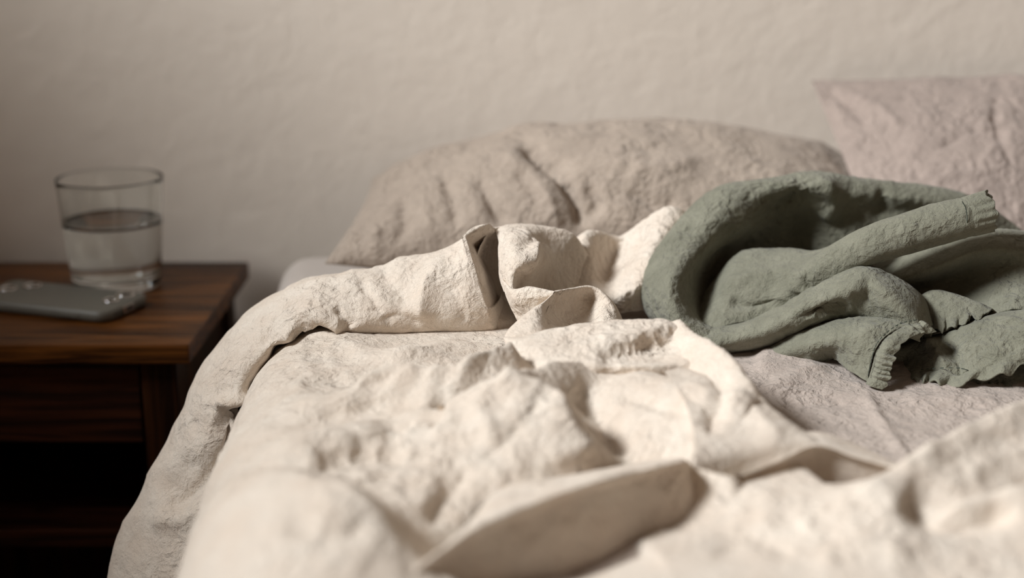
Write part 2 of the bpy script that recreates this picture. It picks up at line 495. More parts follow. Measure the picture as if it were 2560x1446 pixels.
def sculpt(V, strokes, nrm=None):
    """push folds into a surface: each stroke is (points, kind, height, width above, width below)"""
    n = face_cam(V) if nrm is None else nrm
    px, py = project(V)
    px = px + 5 * noise(V * 60 + 3.1); py = py + 5 * noise(V * 60 + 17.7)
    disp = np.zeros(px.shape)
    for pts, kind, h, wa, wb in strokes:
        pts = np.array(pts, float)
        m = max(6 * (len(pts) - 1) + 1, 9)
        pts = catmull(pts, m)
        pts = np.concatenate([pts, np.linspace(0, 1, m)[:, None]], 1)
        lo = pts.min(0) - 3.5 * max(wa, wb); hi = pts.max(0) + 3.5 * max(wa, wb)
        k = (px > lo[0]) & (px < hi[0]) & (py > lo[1]) & (py < hi[1])
        if not k.any(): continue
        d, sd, t = seg_field(px[k], py[k], pts)
        t = t[:, 0]
        env = sstep(0, 0.22, t) * (1 - sstep(0.78, 1.0, t)) * 0.9 + 0.1
        end = (t <= 0) | (t >= 1)
        w = np.where(sd > 0, wb, wa)
        if kind == 'ridge':
            g = h * (0.6 * np.exp(-(d / w) ** 2) + 0.4 * np.exp(-1.6 * d / w))
        else:
            soft = np.tanh(d / 6.0)
            g = np.where(sd > 0, -1.0, 0.6) * h * soft * np.exp(-(d / w) ** 2)
        g = g * env * np.where(end, np.exp(-(d / (0.7 * w)) ** 2), 1)
        disp[k] += g
    return V + n * disp[..., None]

def crinkle(Q, amp=1.0, lo=0.0):
    """millimetre relief of washed linen at world points Q"""
    w = warp(Q, 22.0, 0.02)
    mask = sstep(-0.30, 0.35, noise(Q * 11 + 5.5))
    mask2 = sstep(-0.30, 0.35, noise(Q * 13 + 25.5))
    a = 0.0011 * ridged(w * 60) * mask + 0.0006 * ridged(w * 140 + 3.3) * mask2
    b = 0.0022 * noise(w * 18 + 9.1)
    return amp * (a + b + lo * 0.0004 * ridged(w * 90 + 1))

xs = np.linspace(0.0, 0.93, 340); ys = np.linspace(0.55, 1.30, 300)
X, Y = np.meshgrid(xs, ys, indexing='ij')
SHZ = 0.578
V = np.stack([X, Y, np.full_like(X, SHZ)], -1)
w = warp(V, 9.0, 0.05)
V[..., 2] += 0.0035 * ridged(w * np.array([9, 26, 1])) * sstep(-0.3, 0.4, noise(V * 5)) + crinkle(V, 1.2, 0.6)
V = sculpt(V, [
    ([(2150, 960), (2210, 1070), (2290, 1170)], 'ridge', .004, 12, 14),
    ([(1880, 900), (1960, 890), (2060, 905)], 'ridge', .006, 20, 30),
    ([(1900, 990), (2000, 940), (2090, 925)], 'ridge', .005, 14, 24),
    ([(1930, 1010), (2040, 1000), (2140, 1010)], 'ridge', -.004, 16, 16),
    ([(2230, 1000), (2380, 1000), (2520, 1010)], 'ridge', .003, 10, 20),
    ([(1620, 800), (1660, 812), (1700, 830)], 'ridge', .004, 15, 15)])
mesh_from_grids('bed_sheet', [V], M_SHEET)
tag(bpy.data.objects['bed_sheet'], 'greyish beige wrinkled linen sheet showing under the green garment', 'bed sheet')

# ------------------------------------------------------------------ pillow and cushion
def pillow(name, FL, FR, BL, BR, up, dn, mat, n=230, m=150, pin=0.05, seed=0.0, strokes=(), eu=0.5, ev=0.45, big=0.003):
    u = np.linspace(-1, 1, n); v = np.linspace(-1, 1, m)
    u = np.sin(u * math.pi / 2 * 0.9) / math.sin(math.pi / 2 * 0.9); v = np.sin(v * math.pi / 2 * 0.9) / math.sin(math.pi / 2 * 0.9)
    U, Vv = np.meshgrid(u, v, indexing='ij')
    Ub = U * (1 - pin * (1 - Vv ** 2)); Vb = Vv * (1 - pin * (1 - U ** 2))      # seam bows inwards between the corners
    FL, FR, BL, BR = map(np.array, (FL, FR, BL, BR))
    a = ((Ub + 1) / 2)[..., None]; b = ((Vb + 1) / 2)[..., None]
    base = (FL * (1 - a) + FR * a) * (1 - b) + (BL * (1 - a) + BR * a) * b
    nrm = np.cross(FR - FL, BL - FL); nrm /= np.linalg.norm(nrm)
    if nrm[2] < 0: nrm = -nrm
    pu = (1 - U ** 2).clip(0); pv = (1 - Vv ** 2).clip(0)
    pr = pu ** eu * pv ** ev
    edge = sstep(0, 0.10, pu * pv)
    Q = base + seed
    rel = crinkle(Q, 1.7, 0.8) * edge
    w = warp(Q, 6.0, 0.06)
    rel += big * ridged(w * np.array([16, 9, 9]) + 2.7) * edge
    top = base + nrm * (up * pr + rel)[..., None]
    bot = base - nrm * (dn * pr + 0.3 * rel)[..., None]
    if strokes:
        tn = normals(top); tn = tn * np.sign(np.sum(tn * nrm, -1, keepdims=True))
        top2 = sculpt(top, strokes, tn)
        top = top + (top2 - top) * edge[..., None]
    o = mesh_from_grids(name, [top, bot[::-1]], mat)
    md = o.modifiers.new('weld', 'WELD'); md.merge_threshold = 0.0004
    return o
pl = pillow('pillow', (-0.158, 1.158, 0.603), (0.335, 1.16, 0.60), (-0.138, 1.385, 0.632), (0.365, 1.39, 0.640), 0.082, 0.040, M_PILLOW, pin=0.03, eu=0.62, ev=0.45, strokes=[
    ([(1300, 355), (1340, 390), (1400, 440), (1440, 510), (1460, 590)], 'ridge', -.016, 22, 16),
    ([(1230, 380), (1310, 430), (1370, 500), (1400, 590)], 'ridge', .009, 26, 26),
    ([(1190, 440), (1225, 500), (1262, 570)], 'ridge', -.010, 18, 16),
    ([(1280, 430), (1330, 470), (1345, 520)], 'ridge', -.007, 20, 14),
    ([(1460, 450), (1490, 500), (1475, 560)], 'ridge', -.008, 16, 20),
    ([(1100, 420), (1130, 500), (1140, 580)], 'ridge', -.006, 16, 16),
    ([(1000, 480), (1010, 560), (980, 640)], 'ridge', -.005, 16, 16),
    ([(880, 560), (900, 600), (870, 660)], 'ridge', -.010, 14, 14),
    ([(940, 560), (940, 620), (930, 660)], 'ridge', .005, 14, 14),
    ([(1500, 400), (1640, 420), (1760, 400)], 'ridge', .004, 30, 30),
    ([(1560, 470), (1640, 510), (1700, 500)], 'ridge', -.005, 20, 20),
    ([(935, 500), (990, 440), (1080, 390), (1180, 362)], 'ridge', .006, 8, 10)])
tag(pl, 'beige rumpled linen pillow lying against the wall at the middle', 'pillow')
c_bl = P(2200, 640, 1.17); c_tl = P(2028, 201, 1.375); c_tr = P(2800, 190, 1.39); c_br = P(2900, 660, 1.17)
cu = pillow('cushion', c_bl, c_br, c_tl, c_tr, 0.035, 0.03, M_CUSHION, pin=0.012, seed=3.1, eu=0.7, ev=0.8, big=.002, strokes=[
    ([(2040, 215), (2120, 260), (2180, 330)], 'ridge', -.005, 16, 16),
    ([(2060, 240), (2080, 310), (2110, 400)], 'ridge', -.004, 12, 12),
    ([(2130, 240), (2200, 270), (2260, 330)], 'ridge', .003, 14, 14),
    ([(2480, 240), (2500, 340), (2545, 430)], 'ridge', -.004, 14, 12),
    ([(2330, 380), (2420, 330), (2500, 330)], 'ridge', -.003, 12, 14)])
tag(cu, 'mauve beige linen cushion propped upright at the right edge of the bed', 'cushion')

# ------------------------------------------------------------------ duvet
BZ = 0.600
RC = 0.060
def base_curve(s, y):
    """cross-section of the bed under the duvet: flat top, rounded shoulder, vertical side"""
    S0 = -0.109 - 0.06 * (y - 0.6)
    a = np.clip((S0 - s) / RC, 0, math.pi / 2)
    ext = np.maximum((S0 - s) - RC * math.pi / 2, 0)
    x = np.where(s > S0, s, S0 - RC * np.sin(a))
    z = np.where(s > S0, BZ, BZ - RC * (1 - np.cos(a)) - ext)
    return x, z, -np.sin(a), np.cos(a)          # position and normal
def ridge(S, Y, pix, wl, wr, sharp=0.5, zb=BZ):
    """a fold crest traced through (px, py, z); wl / wr: widths of its left and right flank"""
    pts = []
    for q in pix:
        p = PZ(q[0], q[1], q[2])
        pts.append((p[0], p[1], q[2] - zb))
    pts = np.array(pts)
    m = 8 * (len(pts) - 1) + 1
    pts = catmull(pts, m)
    d, s, h = seg_field(S, Y, pts)
    w = np.where(s > 0, wl, wr)
    t = np.clip(d / w, 0, 1)
    tent = 1 - t
    cosp = 0.5 + 0.5 * np.cos(np.pi * t)
    return h[..., 0] * (sharp * tent ** 1.6 + (1 - sharp) * cosp)

s_ = np.concatenate([np.linspace(-0.55, -0.26, 70), np.linspace(-0.258, 0.52, 400), np.linspace(0.523, 0.93, 60)])
y_ = np.linspace(0.30, 1.03, 400)
S, Y = np.meshgrid(s_, y_, indexing='ij')
Q0 = np.stack([S, Y, np.full_like(S, BZ)], -1)
wp = np.stack([noise(Q0 * 13 + 3), noise(Q0 * 13 + 31)], -1) * 0.005
Sw, Yw = S + wp[..., 0], Y + wp[..., 1]
def R(pix, wl, wr, sharp=0.5): return ridge(Sw, Yw, pix, wl, wr, sharp)
pos = [
  # crest below the rolled edge
  R([(690, 1040, .602), (860, 985, .612), (966, 941, .620), (1137, 910, .630), (1275, 868, .630)], .04, .035, .7),
  R([(850, 850, .603), (1000, 875, .612), (1120, 865, .606)], .03, .03, .4),
  # body under the big fold running right from the rounded nose at 1260,840
  R([(1330, 900, .616), (1450, 880, .618), (1600, 870, .618), (1720, 860, .618)], .03, .07, .3),
  R([(1700, 818, .632), (1800, 885, .632), (1880, 985, .620), (1950, 1045, .610), (2035, 1108, .604)], .03, .04, .4),
  # second nose at 1250,955
  R([(1272, 950, .634), (1350, 925, .630), (1460, 905, .622)], .02, .04, .4),
  R([(1272, 952, .634), (1390, 975, .632), (1450, 1060, .624), (1490, 1130, .612)], .035, .075, .5),
  R([(1600, 930, .622), (1720, 960, .624), (1830, 985, .628)], .05, .06, .2),
  # plane in front of the pocket
  R([(1800, 1250, .603), (1900, 1212, .606), (2100, 1207, .607), (2220, 1200, .608)], .012, .09, .3),
  R([(2235, 1180, .620), (2400, 1085, .628), (2560, 1012, .632), (2800, 930, .63)], .035, .06, .6),
  R([(2200, 1200, .622), (2260, 1290, .612), (2350, 1330, .60)], .05, .05, .5),
  R([(2350, 1290, .610), (2480, 1240, .618), (2600, 1220, .622), (2800, 1200, .62)], .03, .03, .5),
  # bright mound at the lower left
  R([(560, 1200, .606), (700, 1180, .622), (850, 1205, .632), (950, 1265, .630), (1020, 1330, .612)], .05, .09, .2),
  R([(640, 1130, .604), (760, 1095, .612), (900, 1080, .608)], .03, .03, .4),
]
pp = 4.0
H = np.sum([np.maximum(p, 0) ** pp for p in pos], 0) ** (1 / pp)
w = warp(Q0, 8.0, 0.06)
calm = 0.28 + 0.72 * sstep(0.66, 0.80, Y)          # the near end lies smoother
H = H + calm * 0.003 * ridged(w * np.array([12, 18, 1])) * sstep(-0.3, 0.4, noise(Q0 * 6 + 2.2)) + calm * 0.003 * noise(Q0 * 9 + 7.7)
H += calm * 0.0022 * ridged(w * 34 + 4.4) * sstep(-0.1, 0.4, noise(Q0 * 8 + 12.2))
# two stretches stay strongly crumpled
crump = sstep(-0.14, -0.10, S) * (1 - sstep(0.0, 0.05, S)) * sstep(0.66, 0.72, Y) * (1 - sstep(0.86, 0.92, Y))
crump = np.maximum(crump, sstep(0.17, 0.22, S) * sstep(0.62, 0.68, Y))
H += crump * (0.0032 * ridged(warp(Q0, 14, .03) * 42 + 6.1) + 0.0022 * noise(Q0 * 55 + 3.3))
neg = [R([(1050, 1560, .590), (1150, 1490, .574), (1300, 1440, .566), (1500, 1380, .562), (1600, 1345, .570), (1720, 1300, .584), (1880, 1240, .598)], .055, .10, .1),
       R([(1860, 1196, .598), (1950, 1182, .578), (2080, 1178, .572), (2200, 1182, .576), (2255, 1188, .594)], .012, .014, .2)]
H = H + np.minimum.reduce([np.minimum(q, 0) for q in neg])
# the duvet ends behind its far crest and tucks under towards the sheet
edge = np.array([PZ(*q)[:2] for q in [(1500, 795, .638), (1600, 795, .638), (1700, 800, .634), (1810, 880, .634), (1890, 985, .630), (1955, 1045, .624), (2035, 1106, .624), (2240, 1168, .620), (2400, 1075, .628), (2560, 1005, .632), (2800, 920, .63), (3200, 880, .63)]])
de, se, _ = seg_field(Sw, Yw, np.concatenate([edge, np.zeros((len(edge), 1))], 1))
beyond = np.where((Yw > np.interp(Sw, edge[:, 0], edge[:, 1])) & (S > edge[0, 0]), de, 0)
H = H - 0.09 * sstep(0.004, 0.055, beyond) * sstep(edge[0, 0], edge[0, 0] + 0.02, S)
H += calm * crinkle(Q0 + 1.7, 1.0, 0.5)
bxx, bzz, nx_, nz_ = base_curve(S, Y)
Vd = np.stack([bxx + nx_ * H, Y, bzz + nz_ * H], -1)
Vd = sculpt(Vd, [
    ([(1425, 960), (1480, 1020), (1530, 1085), (1580, 1140)], 'ridge', -.009, 34, 30),
    ([(1540, 985), (1630, 1010), (1730, 1040)], 'ridge', -.004, 14, 14),
    ([(1805, 940), (1795, 1010), (1765, 1080)], 'ridge', -.006, 24, 24),
    ([(1490, 1100), (1440, 1130), (1360, 1160)], 'ridge', .005, 20, 26),
    ([(740, 935), (860, 948), (1000, 930)], 'step', .003, 30, 30),
    ([(700, 1060), (860, 1030), (1000, 1000)], 'ridge', -.004, 24, 24),
    ([(1115, 985), (1090, 1040), (1060, 1070)], 'ridge', -.004, 10, 14),
    ([(1180, 1000), (1220, 1060), (1230, 1130)], 'ridge', .004, 20, 20),
    ([(760, 1180), (900, 1140), (1050, 1150)], 'ridge', -.005, 26, 26),
    ([(1180, 1160), (1120, 1230), (1080, 1320)], 'ridge', -.006, 30, 30),
    ([(700, 1300), (820, 1330), (940, 1300)], 'ridge', -.005, 40, 40),
        ([(2260, 1230), (2330, 1290), (2440, 1300), (2560, 1270)], 'ridge', -.010, 40, 30),
    ([(1990, 1330), (2060, 1290), (2170, 1290)], 'ridge', .004, 30, 40),
    ([(1760, 1380), (1900, 1340), (2000, 1380)], 'ridge', -.005, 30, 40),
    ([(2020, 1420), (2150, 1380), (2300, 1400)], 'ridge', .005, 40, 40)])
duvet_grids = [Vd]

# the turned-back head end: a soft roll lying across the bed and hanging down its side
st = np.array([  # s, front y, depth, height
  (-0.62, 0.86, .11, .145), (-0.50, 0.87, .11, .132), (-0.40, 0.885, .11, .122), (-0.32, 0.905, .105, .097), (-0.25, 0.930, .10, .060), (-0.20, 0.950, .095, .032),
  (-0.16, 0.957, .09, .026), (-0.12, 0.962, .088, .031), (-0.085, 0.966, .085, .044), (-0.055, 0.968, .082, .049), (-0.035, 0.968, .08, .060), (-0.022, 0.970, .08, .068), (-0.012, 0.972, .08, .070)])
stf = catmull(st, 320)
prof = np.array([(0.10, -.10), (-0.02, .06), (-0.06, .28), (0.06, .62), (0.28, .90), (0.52, 1.0), (0.78, .86), (0.95, .5), (1.0, .1), (0.9, -.15)])
pf = catmull(prof, 120)
sR = stf[:, None, 0] + 0 * pf[None, :, 0]
yR = stf[:, None, 1] + stf[:, None, 2] * pf[None, :, 0]
hR = stf[:, None, 3] * pf[None, :, 1]
Qr = np.stack([sR, yR, hR], -1)
wq = warp(Qr, 12.0, 0.03)
hR = hR + (0.0025 * ridged(wq * np.array([26, 10, 10]) + 1.1) + 0.003 * noise(Qr * 22)) * sstep(0.0, 0.3, pf[None, :, 1])
hR = hR + crinkle(Qr + 8.8, 0.9, 0.5)
bxx, bzz, nx_, nz_ = base_curve(sR, yR)
Vr = np.stack([bxx + nx_ * hR, yR, bzz + nz_ * hR], -1)
# the open end curls inwards: rim, then the inner face of the fold
zc = np.interp(np.linspace(0, 1, 120), [0, .2, .45, .55, .7, 1], [0.0, -.006, -.022, -.006, 0.0, 0.0])
kend = sstep(0.80, 1.0, np.linspace(0, 1, 320))[:, None]
Vr[..., 0] += kend * zc[None, :]
inner = []
for k in range(1, 22):
    f = k / 21.0
    e = Vr[-1].copy()
    e[:, 0] += 0.010 * math.sin(f * math.pi / 2)
    e[:, 1] += 0.045 * (1 - math.cos(f * math.pi / 2)) + 0.004 * f
    e[:, 2] -= 0.022 * f * sstep(0.62, 0.70, e[:, 2]) + 0.01 * f * (e[:, 2] > 0.62)
    inner.append(e)
Vr = np.concatenate([Vr, np.array(inner)], 0)
Vr = sculpt(Vr, [
    ([(735, 788), (800, 815), (862, 840)], 'step', .010, 60, 100),
    ([(1130, 640), (1075, 700), (1055, 760), (1050, 805)], 'ridge', .006, 30, 24),
    ([(940, 660), (985, 710), (1030, 775)], 'ridge', -.005, 34, 30),
    ([(890, 690), (930, 740), (955, 790)], 'ridge', -.003, 14, 14),
    ([(835, 770), (862, 800), (880, 825)], 'ridge', -.005, 16, 16),
    ([(950, 800), (1000, 790), (1060, 815)], 'ridge', -.003, 16, 16),
    ([(1110, 700), (1150, 760), (1170, 830)], 'ridge', -.003, 30, 30),
    ([(700, 830), (740, 860), (755, 890)], 'ridge', .005, 20, 20),
    ([(640, 830), (690, 870), (720, 920)], 'ridge', -.005, 24, 24),
    ([(530, 960), (560, 985), (620, 975)], 'ridge', -.004, 20, 16),
    ([(535, 1016), (580, 1022), (635, 1000)], 'step', .017, 30, 46),
    ([(600, 1040), (545, 1130), (475, 1220), (410, 1275)], 'ridge', -.014, 34, 40),
    ([(400, 1230), (440, 1190), (470, 1130)], 'ridge', -.005, 24, 24),
    ([(380, 1290), (440, 1300), (520, 1260)], 'ridge', .006, 30, 30)])
duvet_grids.append(Vr)

def cloth_patch(rows, nr, nc, amp=1.0, big=0.0, strokes=()):
    Vp = patch(rows, nr, nc)
    n = face_cam(Vp)
    r = crinkle(Vp + 2.2, amp, 0.5)
    if big: r = r + big * ridged(warp(Vp, 15, .02) * 30)
    Vp = Vp + n * r[..., None]
    if strokes: Vp = sculpt(Vp, strokes)
    return Vp
# tail of the roll inside the hollow
duvet_grids.append(cloth_patch([
  [(1205, 720, 1.02), (1240, 735, 1.025), (1270, 755, 1.03), (1300, 785, 1.04)],
  [(1212, 750, .998), (1245, 760, 1.0), (1275, 775, 1.01), (1300, 795, 1.02)],
  [(1222, 790, .982), (1250, 795, .983), (1278, 800, .99), (1298, 806, 1.0)],
  [(1228, 822, .978), (1255, 822, .978), (1280, 816, .985), (1298, 812, 1.0)]], 40, 40, 0.7))
# inner face of the hollow between the roll and the middle column
duvet_grids.append(cloth_patch([
  [(1222, 590, 1.05), (1240, 584, 1.06), (1275, 590, 1.06)],
  [(1224, 578, 1.024), (1240, 571, 1.028), (1275, 572, 1.045)],
  [(1206, 605, 1.006), (1232, 600, 1.030), (1275, 605, 1.045)],
  [(1192, 650, .996), (1222, 650, 1.028), (1275, 650, 1.045)],
  [(1198, 700, .992), (1228, 705, 1.028), (1280, 700, 1.05)],
  [(1210, 735, .996), (1238, 738, 1.03), (1285, 740, 1.05)]], 70, 50, 0.6))
# column of cloth at the middle: hangs from the crest, its lower edge curls to the right
A = cloth_patch([
  [(1225, 610, 1.07), (1280, 610, 1.08), (1360, 615, 1.09), (1440, 640, 1.09), (1500, 680, 1.09)],
  [(1232, 574, 1.04), (1290, 566, 1.04), (1365, 570, 1.05), (1430, 586, 1.055), (1470, 640, 1.06)],
  [(1246, 600, 1.01), (1290, 600, 1.0), (1350, 612, 1.025), (1410, 640, 1.04), (1450, 690, 1.05)],
  [(1246, 650, .995), (1290, 645, .975), (1335, 645, .985), (1375, 670, 1.02), (1440, 720, 1.045)],
  [(1250, 695, .985), (1280, 690, .968), (1305, 690, .982), (1350, 710, 1.01), (1420, 745, 1.03)],
  [(1262, 730, .975), (1282, 724, .965), (1300, 730, .985), (1340, 750, 1.01), (1400, 770, 1.02)]], 100, 90, 0.8, strokes=[
    ([(1335, 610), (1328, 650), (1300, 690)], 'ridge', .005, 14, 14), ([(1300, 570), (1330, 600), (1350, 640)], 'ridge', .003, 8, 10)])
duvet_grids.append(A)
# lip below it: camera-side wall of the first zigzag
L1 = cloth_patch([
  [(1262, 715, .985), (1290, 735, .985), (1330, 735, .985), (1385, 740, .98)],
  [(1256, 700, .975), (1283, 725, .960), (1325, 717, .955), (1388, 728, .948)],
  [(1266, 738, .970), (1290, 748, .954), (1330, 740, .948), (1380, 738, .944)],
  [(1280, 770, .968), (1302, 775, .956), (1335, 770, .95), (1375, 760, .95)],
  [(1298, 806, .965), (1318, 806, .958), (1345, 800, .955), (1375, 790, .955)]], 60, 60, 0.7)
duvet_grids.append(L1)
# strip running back to the near nose
L2 = cloth_patch([
  [(1376, 745, .960), (1352, 768, .950), (1314, 796, .94), (1278, 828, .93), (1268, 858, .92)],
  [(1386, 731, .946), (1362, 752, .935), (1322, 780, .922), (1281, 814, .908), (1259, 842, .898)],
  [(1392, 742, .952), (1372, 770, .938), (1340, 800, .908), (1298, 828, .896), (1272, 848, .890)],
  [(1398, 765, .962), (1380, 800, .940), (1357, 834, .896), (1312, 848, .888), (1284, 858, .884)]], 50, 80, 0.6)
duvet_grids.append(L2)
BP = cloth_patch([
  [(1380, 745, .995), (1430, 740, 1.0), (1480, 740, 1.005), (1520, 760, 1.005), (1555, 800, 1.0), (1570, 840, 1.0)],
  [(1386, 727, .952), (1430, 721, .970), (1478, 717, .978), (1515, 738, .976), (1545, 778, .972), (1556, 830, .968)],
  [(1374, 762, .940), (1430, 752, .972), (1475, 750, .985), (1510, 765, .968), (1540, 798, .958), (1554, 835, .955)],
  [(1358, 800, .918), (1420, 800, .955), (1470, 795, .968), (1505, 800, .95), (1535, 815, .942), (1552, 840, .942)],
  [(1360, 845, .895), (1420, 845, .915), (1470, 840, .928), (1505, 835, .925), (1535, 838, .925), (1552, 848, .928)]], 80, 100, 0.7)
duvet_grids.append(BP)
CP = cloth_patch([
  [(1320, 890, .95), (1300, 880, .94), (1340, 870, .93), (1420, 855, .93), (1500, 845, .93), (1600, 840, .93), (1710, 845, .93)],
  [(1290, 850, .915), (1260, 842, .894), (1310, 840, .886), (1380, 824, .89), (1470, 813, .89), (1580, 806, .89), (1700, 810, .888)],
  [(1296, 872, .905), (1263, 862, .880), (1320, 862, .864), (1390, 852, .864), (1480, 845, .866), (1590, 838, .868), (1725, 838, .868)],
  [(1310, 905, .895), (1282, 893, .870), (1335, 898, .85), (1400, 890, .848), (1490, 880, .848), (1600, 875, .85), (1760, 872, .855)],
  [(1330, 940, .89), (1306, 922, .865), (1350, 928, .842), (1410, 925, .836), (1500, 915, .832), (1610, 910, .83), (1790, 915, .838)],
  [(1350, 970, .885), (1330, 952, .865), (1370, 958, .85), (1430, 960, .845), (1510, 955, .835), (1620, 950, .83), (1810, 950, .835)]], 120, 220, 0.9, strokes=[
    ([(1480, 880), (1580, 856), (1710, 818)], 'step', .007, 40, 80), ([(1500, 890), (1620, 915), (1780, 915)], 'ridge', .003, 20, 30)])
duvet_grids.append(CP)
# foreground fold: lit top, shaded face turned to the right
duvet_grids.append(cloth_patch([
  [(1130, 1400, .640), (1170, 1340, .665), (1255, 1225, .70), (1420, 1190, .722), (1560, 1165, .738), (1690, 1143, .75), (1735, 1160, .755)],
  [(1040, 1425, .585), (1110, 1368, .600), (1228, 1293, .623), (1440, 1213, .655), (1590, 1175, .682), (1702, 1151, .706), (1736, 1172, .735)],
  [(1050, 1450, .584), (1125, 1400, .599), (1240, 1325, .622), (1445, 1245, .654), (1595, 1205, .681), (1708, 1181, .705), (1742, 1195, .732)],
  [(1070, 1500, .585), (1150, 1460, .600), (1265, 1390, .622), (1455, 1310, .652), (1605, 1265, .679), (1720, 1236, .700), (1752, 1250, .722)],
  [(1100, 1580, .588), (1180, 1540, .602), (1290, 1480, .624), (1465, 1400, .651), (1615, 1350, .676), (1733, 1311, .694), (1764, 1320, .712)],
  [(1120, 1680, .592), (1200, 1640, .606), (1310, 1580, .626), (1480, 1500, .650), (1625, 1440, .672), (1746, 1391, .686), (1776, 1400, .70)]], 110, 190, 0.6))
# bright flank between the far crest and the pocket
duvet_grids.append(cloth_patch([
  [(1660, 935, .815), (1755, 905, .846), (1812, 890, .856), (1835, 910, .878)],
  [(1710, 1000, .765), (1815, 985, .784), (1884, 984, .791), (1908, 1005, .815)],
  [(1735, 1080, .725), (1848, 1062, .738), (1952, 1044, .748), (1980, 1066, .772)],
  [(1738, 1130, .700), (1855, 1120, .712), (2012, 1088, .729), (2046, 1104, .752)],
  [(1733, 1168, .684), (1858, 1186, .704), (2037, 1109, .723), (2062, 1124, .745)]], 110, 80, 0.8, strokes=[
    ([(1800, 930), (1792, 1010), (1770, 1090)], 'ridge', -.005, 24, 20), ([(1850, 960), (1900, 1050), (1960, 1110)], 'ridge', .003, 30, 30)]))
# back wall of the dark pocket on the right
duvet_grids.append(cloth_patch([
  [(1835, 1180, .735), (1920, 1120, .755), (2020, 1080, .765), (2140, 1110, .76), (2245, 1160, .745)],
  [(1852, 1186, .705), (1945, 1149, .714), (2038, 1110, .722), (2140, 1140, .717), (2242, 1170, .708)],
  [(1860, 1194, .709), (1950, 1165, .718), (2042, 1135, .727), (2145, 1160, .721), (2246, 1180, .711)],
  [(1872, 1225, .714), (1958, 1225, .724), (2045, 1220, .732), (2150, 1220, .726), (2250, 1215, .715)]], 50, 110, 0.6))
# folds behind, running up to the green garment
EF = cloth_patch([
  [(1420, 640, 1.13), (1480, 640, 1.13), (1560, 640, 1.13), (1620, 620, 1.13), (1665, 600, 1.13), (1720, 600, 1.13), (1780, 650, 1.13)],
  [(1425, 610, 1.085), (1475, 578, 1.09), (1550, 592, 1.105), (1610, 560, 1.105), (1665, 524, 1.105), (1715, 540, 1.11), (1780, 620, 1.12)],
  [(1425, 640, 1.065), (1475, 612, 1.07), (1530, 645, 1.095), (1590, 612, 1.085), (1655, 560, 1.085), (1710, 580, 1.09), (1770, 660, 1.11)],
  [(1430, 700, 1.05), (1480, 690, 1.06), (1520, 700, 1.07), (1570, 668, 1.06), (1630, 630, 1.06), (1690, 640, 1.075), (1750, 700, 1.10)],
  [(1440, 760, 1.03), (1490, 750, 1.04), (1530, 745, 1.04), (1570, 728, 1.035), (1620, 705, 1.04), (1680, 710, 1.065), (1740, 750, 1.095)],
  [(1450, 800, 1.03), (1500, 790, 1.05), (1535, 782, 1.05), (1570, 776, 1.045), (1620, 770, 1.055), (1680, 775, 1.08), (1740, 790, 1.10)]], 110, 130, 1.6)
duvet_grids.append(EF)
dv = mesh_from_grids('duvet', duvet_grids, M_DUVET)
tag(dv, 'crumpled cream linen duvet thrown back in a roll across the bed', 'duvet')

# ------------------------------------------------------------------ green garment
gm = empty('garment', tuple(PZ(2100, 900, SHZ)))
tag(gm, 'crumpled sage green linen garment with frilled cuffs lying on the sheet', 'garment')
GO = np.array(gm.location)
green = []
G1 = cloth_patch([
  [(1830, 860, 1.05), (1740, 800, 1.10), (1700, 700, 1.14), (1750, 610, 1.16), (1840, 540, 1.17), (1930, 510, 1.17), (2020, 480, 1.17), (2160, 500, 1.17), (2300, 510, 1.17), (2430, 540, 1.17), (2560, 600, 1.17)],
  [(1770, 878, 1.01), (1650, 815, 1.04), (1606, 700, 1.055), (1690, 565, 1.08), (1790, 482, 1.10), (1905, 455, 1.11), (2020, 428, 1.115), (2160, 450, 1.12), (2300, 465, 1.125), (2430, 497, 1.125), (2560, 580, 1.13)],
  [(1775, 868, .99), (1680, 812, .995), (1650, 700, 1.015), (1720, 590, 1.05), (1820, 510, 1.07), (1915, 480, 1.085), (2020, 460, 1.085), (2150, 480, 1.10), (2290, 495, 1.105), (2420, 520, 1.11), (2550, 600, 1.12)],
  [(1785, 850, .985), (1715, 800, .99), (1695, 705, 1.01), (1770, 610, 1.05), (1865, 550, 1.075), (1950, 520, 1.10), (2030, 500, 1.095), (2150, 520, 1.105), (2280, 530, 1.11), (2400, 550, 1.11), (2550, 620, 1.12)],
  [(1800, 830, 1.0), (1755, 790, 1.03), (1755, 710, 1.06), (1820, 640, 1.09), (1900, 600, 1.105), (1980, 570, 1.12), (2050, 550, 1.11), (2150, 560, 1.105), (2270, 570, 1.105), (2400, 580, 1.105), (2540, 640, 1.11)],
  [(1830, 810, 1.02), (1800, 770, 1.06), (1820, 720, 1.09), (1880, 680, 1.11), (1940, 650, 1.12), (2000, 640, 1.12), (2070, 640, 1.11), (2150, 640, 1.10), (2260, 640, 1.10), (2400, 640, 1.10), (2540, 680, 1.10)]], 120, 240, 1.2, strokes=[
    ([(2010, 440), (2000, 480), (1930, 540)], 'ridge', -.006, 24, 24), ([(2050, 440), (2080, 500), (2060, 560)], 'ridge', .006, 24, 24), ([(2200, 470), (2210, 510), (2180, 560)], 'ridge', -.004, 18, 18)])
green.append(G1)
